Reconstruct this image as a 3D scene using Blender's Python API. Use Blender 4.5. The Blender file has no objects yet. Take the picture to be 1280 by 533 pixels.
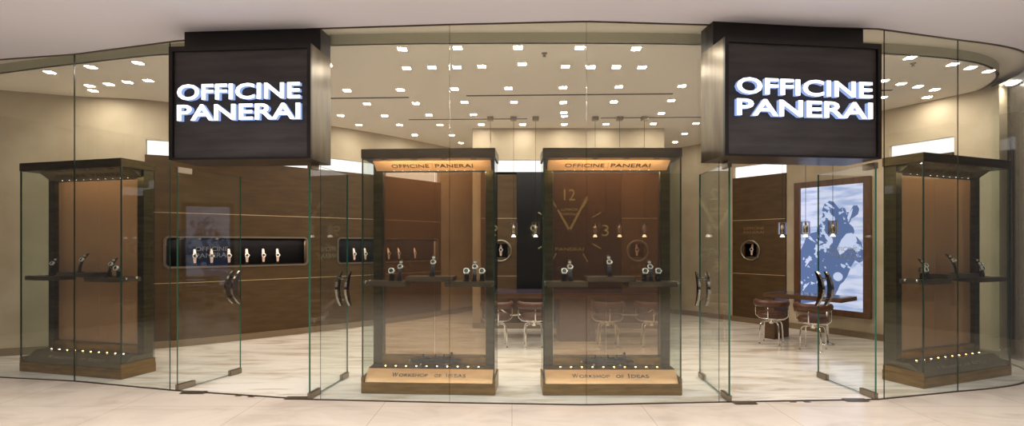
import bpy, bmesh, math, random
from mathutils import Vector, Matrix
random.seed(7)
PI = math.pi
sc = bpy.context.scene
COL = sc.collection
F = 650.0; HZ = 305.0; CX = 640.0; EYE = 1.5

# ------------------------------------------------------------------ helpers
def lin(c):
    return tuple(((v/255.0)/12.92 if v/255.0 <= .04045 else ((v/255.0+.055)/1.055)**2.4) for v in c)

def mat(name, rgb=(200,200,200), rough=.5, metal=0.0, emit=None, estr=0, spec=None):
    m = bpy.data.materials.new(name); m.use_nodes = True
    b = m.node_tree.nodes['Principled BSDF']
    b.inputs['Base Color'].default_value = (*lin(rgb), 1)
    b.inputs['Roughness'].default_value = rough
    b.inputs['Metallic'].default_value = metal
    if spec is not None: b.inputs['Specular IOR Level'].default_value = spec
    if emit:
        b.inputs['Emission Color'].default_value = (*lin(emit), 1)
        b.inputs['Emission Strength'].default_value = estr
    return m

def noisy(m, rgb2, scale=(1,1,1), detail=4, lo=.35, hi=.65, nscale=5, bump=0, dist=0, rough2=None):
    nt = m.node_tree; N = nt.nodes; L = nt.links; b = N['Principled BSDF']
    tc = N.new('ShaderNodeTexCoord'); mp = N.new('ShaderNodeMapping'); mp.inputs['Scale'].default_value = scale
    n = N.new('ShaderNodeTexNoise'); n.inputs['Scale'].default_value = nscale; n.inputs['Detail'].default_value = detail
    n.inputs['Distortion'].default_value = dist
    r = N.new('ShaderNodeValToRGB'); r.color_ramp.elements[0].position = lo; r.color_ramp.elements[1].position = hi
    r.color_ramp.elements[0].color = b.inputs['Base Color'].default_value
    r.color_ramp.elements[1].color = (*lin(rgb2), 1)
    L.new(tc.outputs['Object'], mp.inputs[0]); L.new(mp.outputs[0], n.inputs['Vector'])
    L.new(n.outputs['Fac'], r.inputs[0]); L.new(r.outputs[0], b.inputs['Base Color'])
    if bump:
        bp = N.new('ShaderNodeBump'); bp.inputs['Strength'].default_value = bump; bp.inputs['Distance'].default_value = .01
        L.new(n.outputs['Fac'], bp.inputs['Height']); L.new(bp.outputs[0], b.inputs['Normal'])
    return m

def glass(name, tint=(.965,.985,.975), refl=1.0, rough=0.0, diff=None, dfac=0):
    m = bpy.data.materials.new(name); m.use_nodes = True
    nt = m.node_tree; nt.nodes.clear(); N = nt.nodes; L = nt.links
    out = N.new('ShaderNodeOutputMaterial'); mx = N.new('ShaderNodeMixShader')
    tr = N.new('ShaderNodeBsdfTransparent'); tr.inputs[0].default_value = (*tint, 1)
    gl = N.new('ShaderNodeBsdfGlossy'); gl.inputs['Roughness'].default_value = rough
    gl.inputs[0].default_value = (refl,)*3+(1,)
    ge = N.new('ShaderNodeNewGeometry'); dt = N.new('ShaderNodeVectorMath'); dt.operation = 'DOT_PRODUCT'
    L.new(ge.outputs['Incoming'], dt.inputs[0]); L.new(ge.outputs['Normal'], dt.inputs[1])
    ab = N.new('ShaderNodeMath'); ab.operation = 'ABSOLUTE'; L.new(dt.outputs['Value'], ab.inputs[0])
    su = N.new('ShaderNodeMath'); su.operation = 'SUBTRACT'; su.inputs[0].default_value = 1; L.new(ab.outputs[0], su.inputs[1])
    pw = N.new('ShaderNodeMath'); pw.operation = 'POWER'; pw.inputs[1].default_value = 5; L.new(su.outputs[0], pw.inputs[0])
    fr = N.new('ShaderNodeMath'); fr.operation = 'MULTIPLY_ADD'; fr.inputs[1].default_value = .9; fr.inputs[2].default_value = .035; L.new(pw.outputs[0], fr.inputs[0])
    src = tr
    if diff:
        d = N.new('ShaderNodeBsdfDiffuse'); d.inputs[0].default_value = (*lin(diff), 1)
        m2 = N.new('ShaderNodeMixShader'); m2.inputs[0].default_value = dfac
        L.new(tr.outputs[0], m2.inputs[1]); L.new(d.outputs[0], m2.inputs[2]); src = m2
    L.new(fr.outputs[0], mx.inputs[0]); L.new(src.outputs[0], mx.inputs[1]); L.new(gl.outputs[0], mx.inputs[2])
    L.new(mx.outputs[0], out.inputs[0])
    return m

def emis(name, rgb, s):
    m = bpy.data.materials.new(name); m.use_nodes = True
    nt = m.node_tree; nt.nodes.clear()
    out = nt.nodes.new('ShaderNodeOutputMaterial'); e = nt.nodes.new('ShaderNodeEmission')
    e.inputs[0].default_value = (*lin(rgb), 1); e.inputs[1].default_value = s
    nt.links.new(e.outputs[0], out.inputs[0]); return m

class MB:
    """collects shapes into one mesh"""
    def __init__(s): s.v = []; s.f = []; s.m = []; s.sm = []
    def add(s, vs, fs, mi=0, smooth=False):
        b = len(s.v); s.v += [tuple(v) for v in vs]
        for f in fs: s.f.append([b+i for i in f]); s.m.append(mi); s.sm.append(smooth)
        return s
    def box(s, x0, x1, y0, y1, z0, z1, mi=0, side=None):
        vs = [(x,y,z) for z in (z0,z1) for y in (y0,y1) for x in (x0,x1)]
        fs = [(0,2,3,1),(4,5,7,6),(0,1,5,4),(2,6,7,3),(0,4,6,2),(1,3,7,5)]
        b = len(s.v); s.v += vs
        for k, f in enumerate(fs):
            s.f.append([b+i for i in f]); s.sm.append(False)
            s.m.append(mi if side is None else side[k])
        return s
    def bev(s, x0, x1, y0, y1, z0, z1, r=.004, mi=0):
        bm = bmesh.new(); bmesh.ops.create_cube(bm, size=1)
        bmesh.ops.scale(bm, vec=(x1-x0, y1-y0, z1-z0), verts=bm.verts)
        bmesh.ops.translate(bm, vec=((x0+x1)/2, (y0+y1)/2, (z0+z1)/2), verts=bm.verts)
        bmesh.ops.bevel(bm, geom=bm.edges[:], offset=min(r, .45*min(x1-x0,y1-y0,z1-z0)), segments=2, affect='EDGES')
        s.bm(bm, mi); return s
    def bm(s, bm, mi=0, smooth=False):
        bm.verts.ensure_lookup_table()
        s.add([v.co[:] for v in bm.verts], [[v.index for v in f.verts] for f in bm.faces], mi, smooth); bm.free()
    def prism(s, pts, a, b, axis='x', mi=0, smooth=False):
        """pts: polygon in the other two axes; extruded along axis from a to b"""
        def P(p, t):
            return {'x': (t,p[0],p[1]), 'y': (p[0],t,p[1]), 'z': (p[0],p[1],t)}[axis]
        n = len(pts)
        vs = [P(p,a) for p in pts]+[P(p,b) for p in pts]
        s.add(vs, [list(range(n))[::-1], list(range(n,2*n))], mi)
        bb = len(s.v)-2*n
        for i in range(n):
            j = (i+1) % n; s.f.append([bb+i, bb+j, bb+n+j, bb+n+i]); s.m.append(mi); s.sm.append(smooth)
        return s
    def tube(s, path, r, n=10, mi=0, smooth=True, flat=None):
        P = [Vector(p) for p in path]; R = r if isinstance(r, (list,tuple)) else [r]*len(P)
        rings = []; prev = None
        for i, p in enumerate(P):
            t = (P[min(i+1,len(P)-1)]-P[max(i-1,0)]).normalized()
            if prev is None:
                up = Vector((0,0,1)) if abs(t.z) < .9 else Vector((1,0,0))
                u = t.cross(up).normalized()
            else:
                u = (prev - t*prev.dot(t)).normalized()
            w = t.cross(u).normalized(); prev = u
            fl = flat or 1
            rings.append([p+u*math.cos(2*PI*k/n)*R[i]+w*math.sin(2*PI*k/n)*R[i]*fl for k in range(n)])
        vs = [v for rg in rings for v in rg]; fs = []
        for i in range(len(P)-1):
            for k in range(n):
                a = i*n+k; b = i*n+(k+1)%n; fs.append((a, b, b+n, a+n))
        s.add(vs, fs, mi, smooth)
        b = len(s.v)-len(vs)
        s.f.append([b+k for k in range(n)][::-1]); s.m.append(mi); s.sm.append(False)
        s.f.append([b+(len(P)-1)*n+k for k in range(n)]); s.m.append(mi); s.sm.append(False)
        return s
    def lathe(s, prof, n=24, c=(0,0,0), axis='z', mi=0, smooth=True, sx=1, sy=1):
        vs = []
        for (r, h) in prof:
            for k in range(n):
                a = 2*PI*k/n; x, y = r*math.cos(a)*sx, r*math.sin(a)*sy
                v = {'z': (x,y,h), 'y': (x,h,y), 'x': (h,x,y)}[axis]
                vs.append((v[0]+c[0], v[1]+c[1], v[2]+c[2]))
        fs = []
        for i in range(len(prof)-1):
            for k in range(n):
                a = i*n+k; b = i*n+(k+1)%n; fs.append((a,b,b+n,a+n))
        s.add(vs, fs, mi, smooth)
        b = len(s.v)-len(vs)
        s.f.append([b+k for k in range(n)]); s.m.append(mi); s.sm.append(False)
        s.f.append([b+(len(prof)-1)*n+k for k in range(n)]); s.m.append(mi); s.sm.append(False)
        return s
    def sphere(s, c, r, sc3=(1,1,1), mi=0):
        bm = bmesh.new(); bmesh.ops.create_uvsphere(bm, u_segments=12, v_segments=8, radius=r)
        bmesh.ops.scale(bm, vec=sc3, verts=bm.verts); bmesh.ops.translate(bm, vec=c, verts=bm.verts)
        s.bm(bm, mi, True); return s
    def build(s, name, mats, parent=None, loc=None, rot=None):
        me = bpy.data.meshes.new(name); me.from_pydata(s.v, [], s.f)
        ms = mats if isinstance(mats, (list,tuple)) else [mats]
        for m in ms: me.materials.append(m)
        for i, p in enumerate(me.polygons): p.material_index = s.m[i]; p.use_smooth = s.sm[i]
        bm = bmesh.new(); bm.from_mesh(me); bmesh.ops.recalc_face_normals(bm, faces=bm.faces[:]); bm.to_mesh(me); bm.free()
        me.update()
        o = bpy.data.objects.new(name, me); COL.objects.link(o)
        if parent: o.parent = parent
        if loc: o.location = loc
        if rot: o.rotation_euler = rot
        return o

def text_mb(txt, h, width=None, ext=.003, bold=0.0, mb=None, xf=None, mi=0, spacing=1.0):
    """text centred on 0,0 in the XZ plane facing -Y, cap height h, stretched to a width"""
    cu = bpy.data.curves.new('t', 'FONT'); cu.body = txt; cu.size = 1; cu.extrude = 0; cu.offset = bold
    cu.space_character = spacing; cu.resolution_u = 3
    ob = bpy.data.objects.new('t', cu); COL.objects.link(ob)
    bpy.context.view_layer.update()
    dg = bpy.context.evaluated_depsgraph_get()
    me = bpy.data.meshes.new_from_object(ob.evaluated_get(dg))
    xs = [v.co.x for v in me.vertices]; ys = [v.co.y for v in me.vertices]
    x0, x1, y0, y1 = min(xs), max(xs), min(ys), max(ys)
    sy = h/(y1-y0); sx = (width/(x1-x0)) if width else sy
    mb = mb or MB(); xf = xf or Matrix.Identity(4)
    bm = bmesh.new(); bm.from_mesh(me)
    for v in bm.verts:
        v.co = Vector(((v.co.x-(x0+x1)/2)*sx, 0, (v.co.y-(y0+y1)/2)*sy))
    if ext:
        r = bmesh.ops.extrude_face_region(bm, geom=bm.faces[:])
        bmesh.ops.translate(bm, vec=(0,-ext,0), verts=[g for g in r['geom'] if isinstance(g, bmesh.types.BMVert)])
    bm.transform(xf); bm.verts.index_update(); mb.bm(bm, mi)
    bpy.data.objects.remove(ob); bpy.data.curves.remove(cu); bpy.data.meshes.remove(me)
    return mb

def tag(o, label=None, cat=None, group=None, kind=None):
    if label: o['label'] = label
    if cat: o['category'] = cat
    if group: o['group'] = group
    if kind: o['kind'] = kind
    return o
def thing(name, label, cat, loc=(0,0,0), rz=0, group=None):
    o = bpy.data.objects.new(name, None); COL.objects.link(o); o.location = loc; o.rotation_euler = (0,0,rz)
    o.empty_display_size = .1
    return tag(o, label, cat, group)
def copy_tree(o, parent=None):
    c = o.copy(); COL.objects.link(c); c.parent = parent
    for ch in [x for x in CH.get(o.name, [])]: copy_tree(ch, c)
    return c
CH = {}
def index_children():
    CH.clear()
    for x in bpy.data.objects:
        if x.parent: CH.setdefault(x.parent.name, []).append(x)
def dup(root, loc, rz, label=None, group=None):
    index_children()
    c = copy_tree(root); c.location = loc; c.rotation_euler = (0,0,rz)
    if label: c['label'] = label
    if group: c['group'] = group
    return c
def struct(o): o['kind'] = 'structure'; return o
def W(px, y, z):            # a point of the place at height z seen at photo pixel (px, y)
    yn = (EYE-z)/(y-HZ); return Vector(((px-CX)*yn, F*yn, z))

# ------------------------------------------------------------------ materials
M = {}
M['cream'] = noisy(mat('cream_stone', (182,167,142), .6), (168,152,126), nscale=2.2, detail=6)
M['ceil'] = mat('ceiling_paint', (236,228,214), .8)
M['mallceil'] = mat('mall_ceiling_paint', (222,222,232), .85)
M['bulk'] = mat('bulkhead_paint', (176,172,148), .7)
M['brown'] = noisy(mat('brown_cladding', (80,60,34), .5, spec=.3), (69,51,28), nscale=3, scale=(1,1,6), detail=6)
M['seam'] = mat('seam_metal', (214,196,160), .35, .6)
M['base'] = mat('skirting_metal', (136,118,94), .4, .5)
M['cove'] = emis('cove_light', (255,246,240), .75)
M['black'] = mat('black_lacquer', (9,10,9), .25)
M['niche'] = mat('niche_black', (3,3,4), .8, spec=.1)
M['chrome'] = mat('chrome', (225,222,216), .16, 1)
M['handle'] = mat('handle_steel', (150,142,134), .12, 1)
M['steel'] = mat('brushed_steel', (150,140,125), .35, 1)
M['bronze'] = noisy(mat('bronze', (146,116,66), .38, .9), (120,94,52), nscale=4, scale=(1,1,8), detail=5)
M['darkbronze'] = noisy(mat('dark_bronze', (84,72,44), .36, .85), (66,56,34), nscale=4, scale=(1,1,7), detail=5)
M['shelf'] = noisy(mat('shelf_bronze', (104,86,66), .35, .6), (84,68,54), nscale=3, scale=(1,4,8))
M['copper_dim'] = noisy(mat('copper_less_lit', (112,98,72), .36, .7), (96,82,58), nscale=3, scale=(1,4,8), detail=5)  # the cases' copper darkened in its colour, as where less light falls
M['copper'] = noisy(mat('copper', (234,180,130), .42, .4), (220,164,116), nscale=3, scale=(1,4,8), detail=5)
M['signface'] = noisy(mat('sign_face', (76,73,72), .45, .6), (63,60,60), nscale=3, scale=(.6,1,5), detail=6)
M['signframe'] = mat('sign_frame', (40,37,36), .35, .6)
M['signside'] = noisy(mat('sign_side', (100,90,76), .3, .9), (78,68,58), nscale=5, scale=(2,2,.4))
M['white'] = emis('sign_light', (248,250,255), 1.5)
M['whiteside'] = emis('sign_glow', (170,195,255), .42)
M['lens'] = emis('downlight_lens', (255,244,228), 100)
M['lamp'] = emis('warm_led', (255,190,120), 16)
M['bead'] = emis('led_bead', (255,236,205), 4)
M['white_paint'] = mat('lamp_trim', (235,225,205), .5)
M['slot'] = mat('slot_dark', (66,56,46), .7)
M['glass'] = glass('clear_glass', (.965,.982,.972))
M['cglass'] = glass('case_glass', (.95,.975,.96), .8)
M['edge'] = mat('glass_edge', (34,92,74), .15)
M['cedge'] = mat('case_glass_edge', (22,50,38), .25)
M['mesh'] = glass('bronze_mesh_panel', (.88,.76,.65), .7, .12, (134,92,66), .17)
M['meshdark'] = glass('bronze_mesh_panel_dense', (.80,.64,.52), .7, .15, (188,146,110), .55)
M['leather'] = noisy(mat('brown_leather', (88,54,38), .42), (72,42,29), nscale=14, detail=4, bump=.1)
M['wood'] = noisy(mat('desk_wood', (96,70,48), .35), (80,56,38), nscale=4, scale=(1,6,6), detail=6)
M['desktop'] = mat('desk_inlay', (70,62,78), .12)
M['frame'] = noisy(mat('frame_wood', (92,62,40), .35), (76,48,30), nscale=5, scale=(4,4,.7), detail=5)
M['stand'] = mat('gunmetal', (44,40,44), .3, .6)
M['strap'] = mat('watch_strap', (62,44,36), .5)
M['strapl'] = mat('pale_strap', (225,190,175), .5)
M['case'] = mat('watch_steel', (245,242,240), .32, .75)
M['dial'] = mat('watch_dial', (40,38,42), .2)
M['lume'] = mat('lume_paint', (136,132,88), .5)
M['decal'] = glass('decal_frost', (.62,.62,.6), .3, .3, (170,165,150), .35)
M['decal_br'] = mat('decal_brown', (128,104,76), .4, .4)
M['engr'] = mat('engraved_letters', (70,44,24), .4, .6)
M['pillar'] = noisy(mat('dark_stone', (26,22,21), .25), (16,14,14), nscale=4)
M['shadowgap'] = mat('threshold_metal', (74,62,50), .4, .6)

# floors
def marble(name, c1, c2, rough, rot, sc_, tile=None):
    m = mat(name, c1, rough); nt = m.node_tree; N = nt.nodes; L = nt.links; b = N['Principled BSDF']
    tc = N.new('ShaderNodeTexCoord'); mp = N.new('ShaderNodeMapping')
    mp.inputs['Rotation'].default_value = (0,0,rot); mp.inputs['Scale'].default_value = sc_
    n = N.new('ShaderNodeTexNoise'); n.inputs['Scale'].default_value = 1.6; n.inputs['Detail'].default_value = 8
    n.inputs['Distortion'].default_value = .9; n.inputs['Roughness'].default_value = .6
    r = N.new('ShaderNodeValToRGB'); e = r.color_ramp.elements
    e[0].position = .36; e[0].color = (*lin(c2),1); e[1].position = .56; e[1].color = (*lin(c1),1)
    k = e.new(.47); k.color = (*lin(tuple((a*2+b_)/3 for a,b_ in zip(c1,c2))),1)
    L.new(tc.outputs['Object'], mp.inputs[0]); L.new(mp.outputs[0], n.inputs['Vector']); L.new(n.outputs['Fac'], r.inputs[0])
    last = r.outputs[0]
    if tile:
        bt = N.new('ShaderNodeTexBrick'); bt.offset = 0; bt.inputs['Scale'].default_value = 1
        bt.inputs['Brick Width'].default_value = tile; bt.inputs['Row Height'].default_value = tile
        bt.inputs['Mortar Size'].default_value = .002; bt.inputs['Mortar'].default_value = (*lin((150,135,118)),1)
        L.new(tc.outputs['Object'], bt.inputs['Vector'])
        L.new(last, bt.inputs['Color1']); L.new(last, bt.inputs['Color2']); last = bt.outputs['Color']
    L.new(last, b.inputs['Base Color'])
    return m
M['marble'] = marble('white_marble', (236,230,220), (198,184,164), .12, .55, (.6,3.2,1))
M['stone'] = marble('mall_stone', (216,203,188), (200,186,170), .16, .2, (.8,1.5,1), 1.2)

# ------------------------------------------------------------------ paths
def smooth_path(pts, step=.12):
    P = [Vector((*p,0)) for p in pts]; P = [P[0]*2-P[1]]+P+[P[-1]*2-P[-2]]; out = []
    for i in range(1, len(P)-2):
        n = max(2, int((P[i+1]-P[i]).length/step))
        for k in range(n):
            t = k/n; a,b,c,d = P[i-1],P[i],P[i+1],P[i+2]
            out.append(.5*((2*b)+(c-a)*t+(2*a-5*b+4*c-d)*t*t+(3*b-a-3*c+d)*t**3))
    out.append(P[-2]); return out
class Path:
    def __init__(s, pts, step=.12, smooth=True):
        s.p = smooth_path(pts, step) if smooth else [Vector((*p,0)) for p in pts]
        s.L = [0]
        for a, b in zip(s.p, s.p[1:]): s.L.append(s.L[-1]+(b-a).length)
        s.len = s.L[-1]
    def at(s, t):
        t = max(0, min(s.len, t)); i = 0
        while i < len(s.L)-2 and s.L[i+1] < t: i += 1
        u = (t-s.L[i])/max(1e-9, s.L[i+1]-s.L[i]); return s.p[i].lerp(s.p[i+1], u)
    def nrm(s, t):           # towards the camera side (right of travel left->right is -y)
        d = (s.at(min(s.len,t+.06))-s.at(max(0,t-.06))).normalized(); return Vector((d.y,-d.x,0))
    def px(s, px, off=0):    # arc length where the photo column px meets the path
        best = None
        n = 1200
        for k in range(n+1):
            t = s.len*k/n; q = s.at(t)+s.nrm(t)*off
            if q.y <= .1: continue
            e = abs(CX+F*q.x/q.y-px)
            if best is None or e < best[0]: best = (e, t)
        return best[1]
    def slab(s, mb, s0, s1, z0, z1, off, th, mi=0, step=.12):
        n = max(1, int(math.ceil((s1-s0)/step))); vs = []
        for k in range(n+1):
            t = s0+(s1-s0)*k/n; q = s.at(t); nn = s.nrm(t)
            f = q+nn*off; b = q+nn*(off-th)
            vs += [(f.x,f.y,z0),(f.x,f.y,z1),(b.x,b.y,z1),(b.x,b.y,z0)]
        fs = []
        for k in range(n):
            a = 4*k; c = a+4
            for i in range(4):
                j = (i+1)%4; fs.append((a+i,c+i,c+j,a+j))
        fs += [(0,1,2,3),(4*n+3,4*n+2,4*n+1,4*n)]
        return mb.add(vs, fs, mi)

CEIL = 3.55; MC = 3.57; BR = 2.77; CV = 2.99
glassp = [(-7.6,6.15),(-4.77,5.67),(-3.42,5.30),(-1.95,5.0),(-.588,4.90),(.69,4.83),(2.02,4.92),(3.51,5.0),(4.52,5.27)]
curve_end = [(4.52,5.27),(5.02,5.40),(5.47,5.58),(5.85,5.86),(6.12,6.22),(6.28,6.7),(6.34,7.2)]
gfull = glassp[:-1]+[(q.x,q.y) for q in smooth_path(curve_end, .1)]
bulk = Path([(-7.9,6.75),(-6.1,6.22),(-4.95,5.9),(-3.69,5.6),(-1.9,5.36),(0,5.30),(2.0,5.34),(3.96,5.58),(4.93,5.76),(5.52,6.0),(5.95,6.35),(6.2,6.8),(6.3,7.3)])

# ------------------------------------------------------------------ setting
fl = MB(); pts = [(x,y,0) for x,y in gfull]+[(7.5,7.3,0),(7.5,13,0),(-8.5,13,0),(-8.5,6.2,0)]
fl.add(pts, [list(range(len(pts)))]); fo = struct(fl.build('floor', M['marble']))
mf = MB(); pts = [(x,y,-.001) for x,y in gfull]+[(9,7.3,-.001),(9,-5,-.001),(-9,-5,-.001),(-9,6.3,-.001)]
mf.add(pts, [list(range(len(pts)))]); struct(mf.build('floor_mall', M['stone']))
cm = MB(); pts = [(q.x,q.y,CEIL) for q in bulk.p]+[(7.5,7.3,CEIL),(7.5,13,CEIL),(-8.5,13,CEIL),(-8.5,6.75,CEIL)]
cm.add(pts, [list(range(len(pts)))]); ceil = struct(cm.build('ceiling', M['ceil']))
mc = MB(); pts = [(x,y,MC) for x,y in gfull]+[(9,7.3,MC),(9,-5,MC),(-9,-5,MC),(-9,6.3,MC)]
mc.add(pts, [list(range(len(pts)))]); struct(mc.build('ceiling_mall', M['mallceil']))
pk = MB(); pts = [(-9,5,3.655),(9,5,3.655),(9,8,3.655),(-9,8,3.655)]
pts = [(-9,4.3,3.655),(9,4.3,3.655),(9,9,3.655),(-9,9,3.655)]
pk.add(pts, [(0,1,2,3)]); struct(pk.build('ceiling_pocket', M['ceil']))
bk = MB(); bulk.slab(bk, 0, bulk.len, CEIL, 3.655, 0, .03); struct(bk.build('trim_1', M['bulk']))
# threshold and head channel following the shopfront
gp = Path(gfull, smooth=False)
tr = MB(); gp.slab(tr, 0, gp.len, 0, .006, .012, .024, step=.1); struct(tr.build('trim_2', M['shadowgap']))
tr = MB(); gp.slab(tr, 0, gp.len, 3.562, 3.577, .012, .02, step=.1); struct(tr.build('trim_3', M['shadowgap']))

def ladder(path, name, spans, clads, niches, slots):
    """cream wall with brown cladding, seam strips, skirting and a lit cove above"""
    w = MB()
    path.slab(w, 0, path.len, 0, 3.6, 0, .12)
    t = 0
    ends = sorted(clads)
    for a, b in ends+[(path.len, path.len)]:
        if a > t+.01: path.slab(w, t, a, 0, 3.6, .10, .1)
        t = b
    for a, b in clads: path.slab(w, a, b, CV, 3.6, .10, .1)
    wo = struct(w.build(name, M['cream']))
    for a, b in clads:
        c = MB(); cuts = sorted([n for n in niches if a <= n[0] <= b])
        t = a
        zs = sorted({0, BR})
        for n in cuts:
            path.slab(c, t, n[0], 0, BR, .13, .05)
            path.slab(c, n[0], n[1], 0, n[2], .13, .05); path.slab(c, n[0], n[1], n[3], BR, .13, .05); t = n[1]
        path.slab(c, t, b, 0, BR, .13, .05)
        path.slab(c, a, b, BR-.04, BR, .13, .125)
        co = c.build('wall_cladding', M['brown'], wo)
        for z in (.93, 1.95):
            q = MB(); path.slab(q, a+.01, b-.01, z-.004, z+.004, .1325, .004); q.build('seam_strip', M['seam'], wo)
        q = MB(); path.slab(q, a, b, BR-.02, CV+.02, .012, .01); q.build('cove_light', M['cove'], wo)
        if BR: 
            q = MB(); path.slab(q, a, b, 0, .10, .145, .02); q.build('skirting', M['base'], wo)
    t = 0
    for a, b in ends+[(path.len, path.len)]:
        if a > t+.01:
            q = MB(); path.slab(q, t, a, 0, .10, .112, .015); q.build('skirting', M['base'], wo)
        t = b
    return wo

left = Path([(-9.0,6.3),(-7.9,6.55),(-6.95,6.98),(-6.0,7.34),(-5.08,7.57),(-3.9,8.5),(-2.67,9.62),(-1.75,10.7),(-1.1,11.6),(-.6,12.4)])
nz0, nz1 = 1.17, 1.585
n1 = (left.px(207.5,.13), left.px(383,.13), nz0, nz1); n2 = (left.px(423,.13), left.px(546.5,.13), nz0, nz1)
la, lb = left.px(182,.1), left.px(550,.1)
wall_left = ladder(left, 'wall_left', None, [(la,lb)], [n1,n2], None)

right = Path([(2.5,12.2),(3.49,11.3),(4.2,10.45),(4.72,9.75),(5.10,9.18),(5.72,8.17),(6.1,7.45),(6.42,6.8)])
r1a, r1b = right.px(915,.15), right.px(981,.15)
r2a, r2b = right.px(1109,.15), right.px(1190,.15)
def porthole_cut(path, px, z, r=.2):
    s = path.px(px,.14); return (s-r*.62, s+r*.62, z-r*.62, z+r*.62)
PZ = 1.375
ph1 = porthole_cut(right, 937.5, PZ); ph2 = porthole_cut(right, 1154, PZ)
wall_right = ladder(right, 'wall_right', None, [(r1a,r1b),(r2a,r2b)], [ph1,ph2], None)

BY = 9.32
back = Path([(-.70,BY),(2.70,BY)], smooth=False)
ba, bb = back.px(601,.13), back.px(831,.13)
ph3 = porthole_cut(back, 626, PZ); ph4 = porthole_cut(back, 797, PZ)
wall_back = ladder(back, 'wall_back', None, [(ba,bb)], [ph3,ph4], None)
q = MB(); q.box(-.70,-.60,BY+.1,12.8,0,3.6); q.box(2.6,2.70,BY+.1,12.8,0,3.6); struct(q.build('wall_back_return', M['cream']))
q = MB(); q.box(-9,8,12.8,12.9,0,3.6); struct(q.build('wall_rear', M['cream']))
q = MB(); q.box(7.4,7.5,6.6,12.9,0,3.6); q.box(-9,-8.9,6.0,12.9,0,3.6); struct(q.build('wall_outer', M['cream']))

# ------------------------------------------------------------------ shopfront glass
def pane(mb, a, b, z0, z1, th=.012):
    a = Vector((a[0],a[1],0)); b = Vector((b[0],b[1],0)); d = (b-a).normalized(); n = Vector((d.y,-d.x,0))*th/2
    vs = [a+n,b+n,b-n,a-n]; vs = [(v.x,v.y,z0) for v in vs]+[(v.x,v.y,z1) for v in vs]
    mb.add(vs, [(0,1,5,4),(2,3,7,6)], 0); bq = len(mb.v)-8
    for f in ((0,3,2,1),(4,5,6,7),(1,2,6,5),(0,4,7,3)):
        mb.f.append([bq+i for i in f]); mb.m.append(1); mb.sm.append(False)
def lerp2(a, b, t): return (a[0]+(b[0]-a[0])*t, a[1]+(b[1]-a[1])*t)
def shrink(a, b, g=.003):
    L = math.hypot(b[0]-a[0], b[1]-a[1]); return lerp2(a,b,g/L), lerp2(a,b,1-g/L)
pans = [(glassp[0],glassp[1]),(glassp[1],(-3.50,5.325)),((-1.84,4.99),glassp[4]),(glassp[4],glassp[5]),(glassp[5],(1.96,4.915)),((3.59,5.02),glassp[8])]
for i, (a,b) in enumerate(pans):
    g = MB(); a,b = shrink(a,b); pane(g, a, b, .004, MC-.005)
    struct(g.build('window_%d' % (i+1), [M['glass'],M['cedge']]))
g = MB(); cp = smooth_path(curve_end, .1)
for k in range(len(cp)-1):
    a, b = (cp[k].x,cp[k].y),(cp[k+1].x,cp[k+1].y)
    if k == 0: a = lerp2(a,b,.05)
    d = Vector((b[0]-a[0],b[1]-a[1],0)).normalized(); n = Vector((d.y,-d.x,0))*.006
    for sgn in (1,-1):
        g.add([(a[0]+n.x*sgn,a[1]+n.y*sgn,.004),(b[0]+n.x*sgn,b[1]+n.y*sgn,.004),(b[0]+n.x*sgn,b[1]+n.y*sgn,MC-.005),(a[0]+n.x*sgn,a[1]+n.y*sgn,MC-.005)], [(0,1,2,3)], 0)
struct(g.build('window_7', [M['glass'],M['edge']]))

# glass doors standing open into the shop
def crescent(mb, cx, cz, y0, y1, h=.38, bulge=.085, w=.075, sgn=-1):
    outer = []; inner = []
    for k in range(15):
        t = -1+2*k/14; z = cz+t*h/2; b = bulge*(1-t*t); ww = w*(.45+.55*(1-t*t))
        outer.append((cx+sgn*(b+ww*.5), z)); inner.append((cx+sgn*(b-ww*.5), z))
    mb.prism(outer+inner[::-1], y0, y1, 'y', smooth=False)
def door(n, hinge, end, side, plate):
    L = math.hypot(end[0]-hinge[0], end[1]-hinge[1]); rz = math.atan2(end[1]-hinge[1], end[0]-hinge[0])
    e = bpy.data.objects.new('door_%d' % n, None); COL.objects.link(e); e.location = (hinge[0],hinge[1],0); e.rotation_euler = (0,0,rz)
    e['kind'] = 'structure'
    g = MB(); g.box(.01, L, -.009,.009, .012, 2.275, 0, side=[1,1,0,0,1,1]); g.build('glass_pane', [M['glass'],M['edge']], e)
    for x0,x1,z0,z1 in ((0,.20,.004,.062),(L-.15,L+.005,.004,.062),(0,.16,2.225,2.285)):
        q = MB(); q.bev(x0,x1,-.02,.02,z0,z1,.003); q.build('patch_fitting', M['steel'], e)
    for sy in (-1,1):
        q = MB(); crescent(q, L-.045, 1.0, .04*sy, .065*sy)
        for dz in (-.115,.115): q.tube([(L-.062,.006*sy,1.0+dz),(L-.062,.047*sy,1.0+dz)], .011, 8)
        q.build('handle', M['handle'], e)
    xf = Matrix.Translation((L*.52, .0072*side, 0))
    if side > 0: xf = xf @ Matrix.Rotation(PI,4,'Z')
    t = text_mb('OFFICINE', .048, .40, 0, .01, xf=Matrix.Translation((0,0,1.445)) @ xf)
    text_mb('PANERAI', .048, .40, 0, .01, mb=t, xf=Matrix.Translation((0,0,1.375)) @ xf)
    t.build('lettering', M['decal'], e)
    a = W(plate[0],plate[2],0); b = W(plate[1],plate[2],0); q = MB(); q.bev(0,(b-a).length,-.045,.045,.0065,.0085,.0008)
    o = q.build('floor_hinge', M['steel']); o.parent = e
    o.matrix_local = (Matrix.Translation((hinge[0],hinge[1],0)) @ Matrix.Rotation(rz,4,'Z')).inverted() @ Matrix.Translation((a.x,a.y,0))
door(1, (-3.42,5.30), (-3.15,6.03), -1, (227,257,491.5))
door(2, (-1.95,5.0), (-1.85,5.84), 1, (357,385,498.5))
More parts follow.
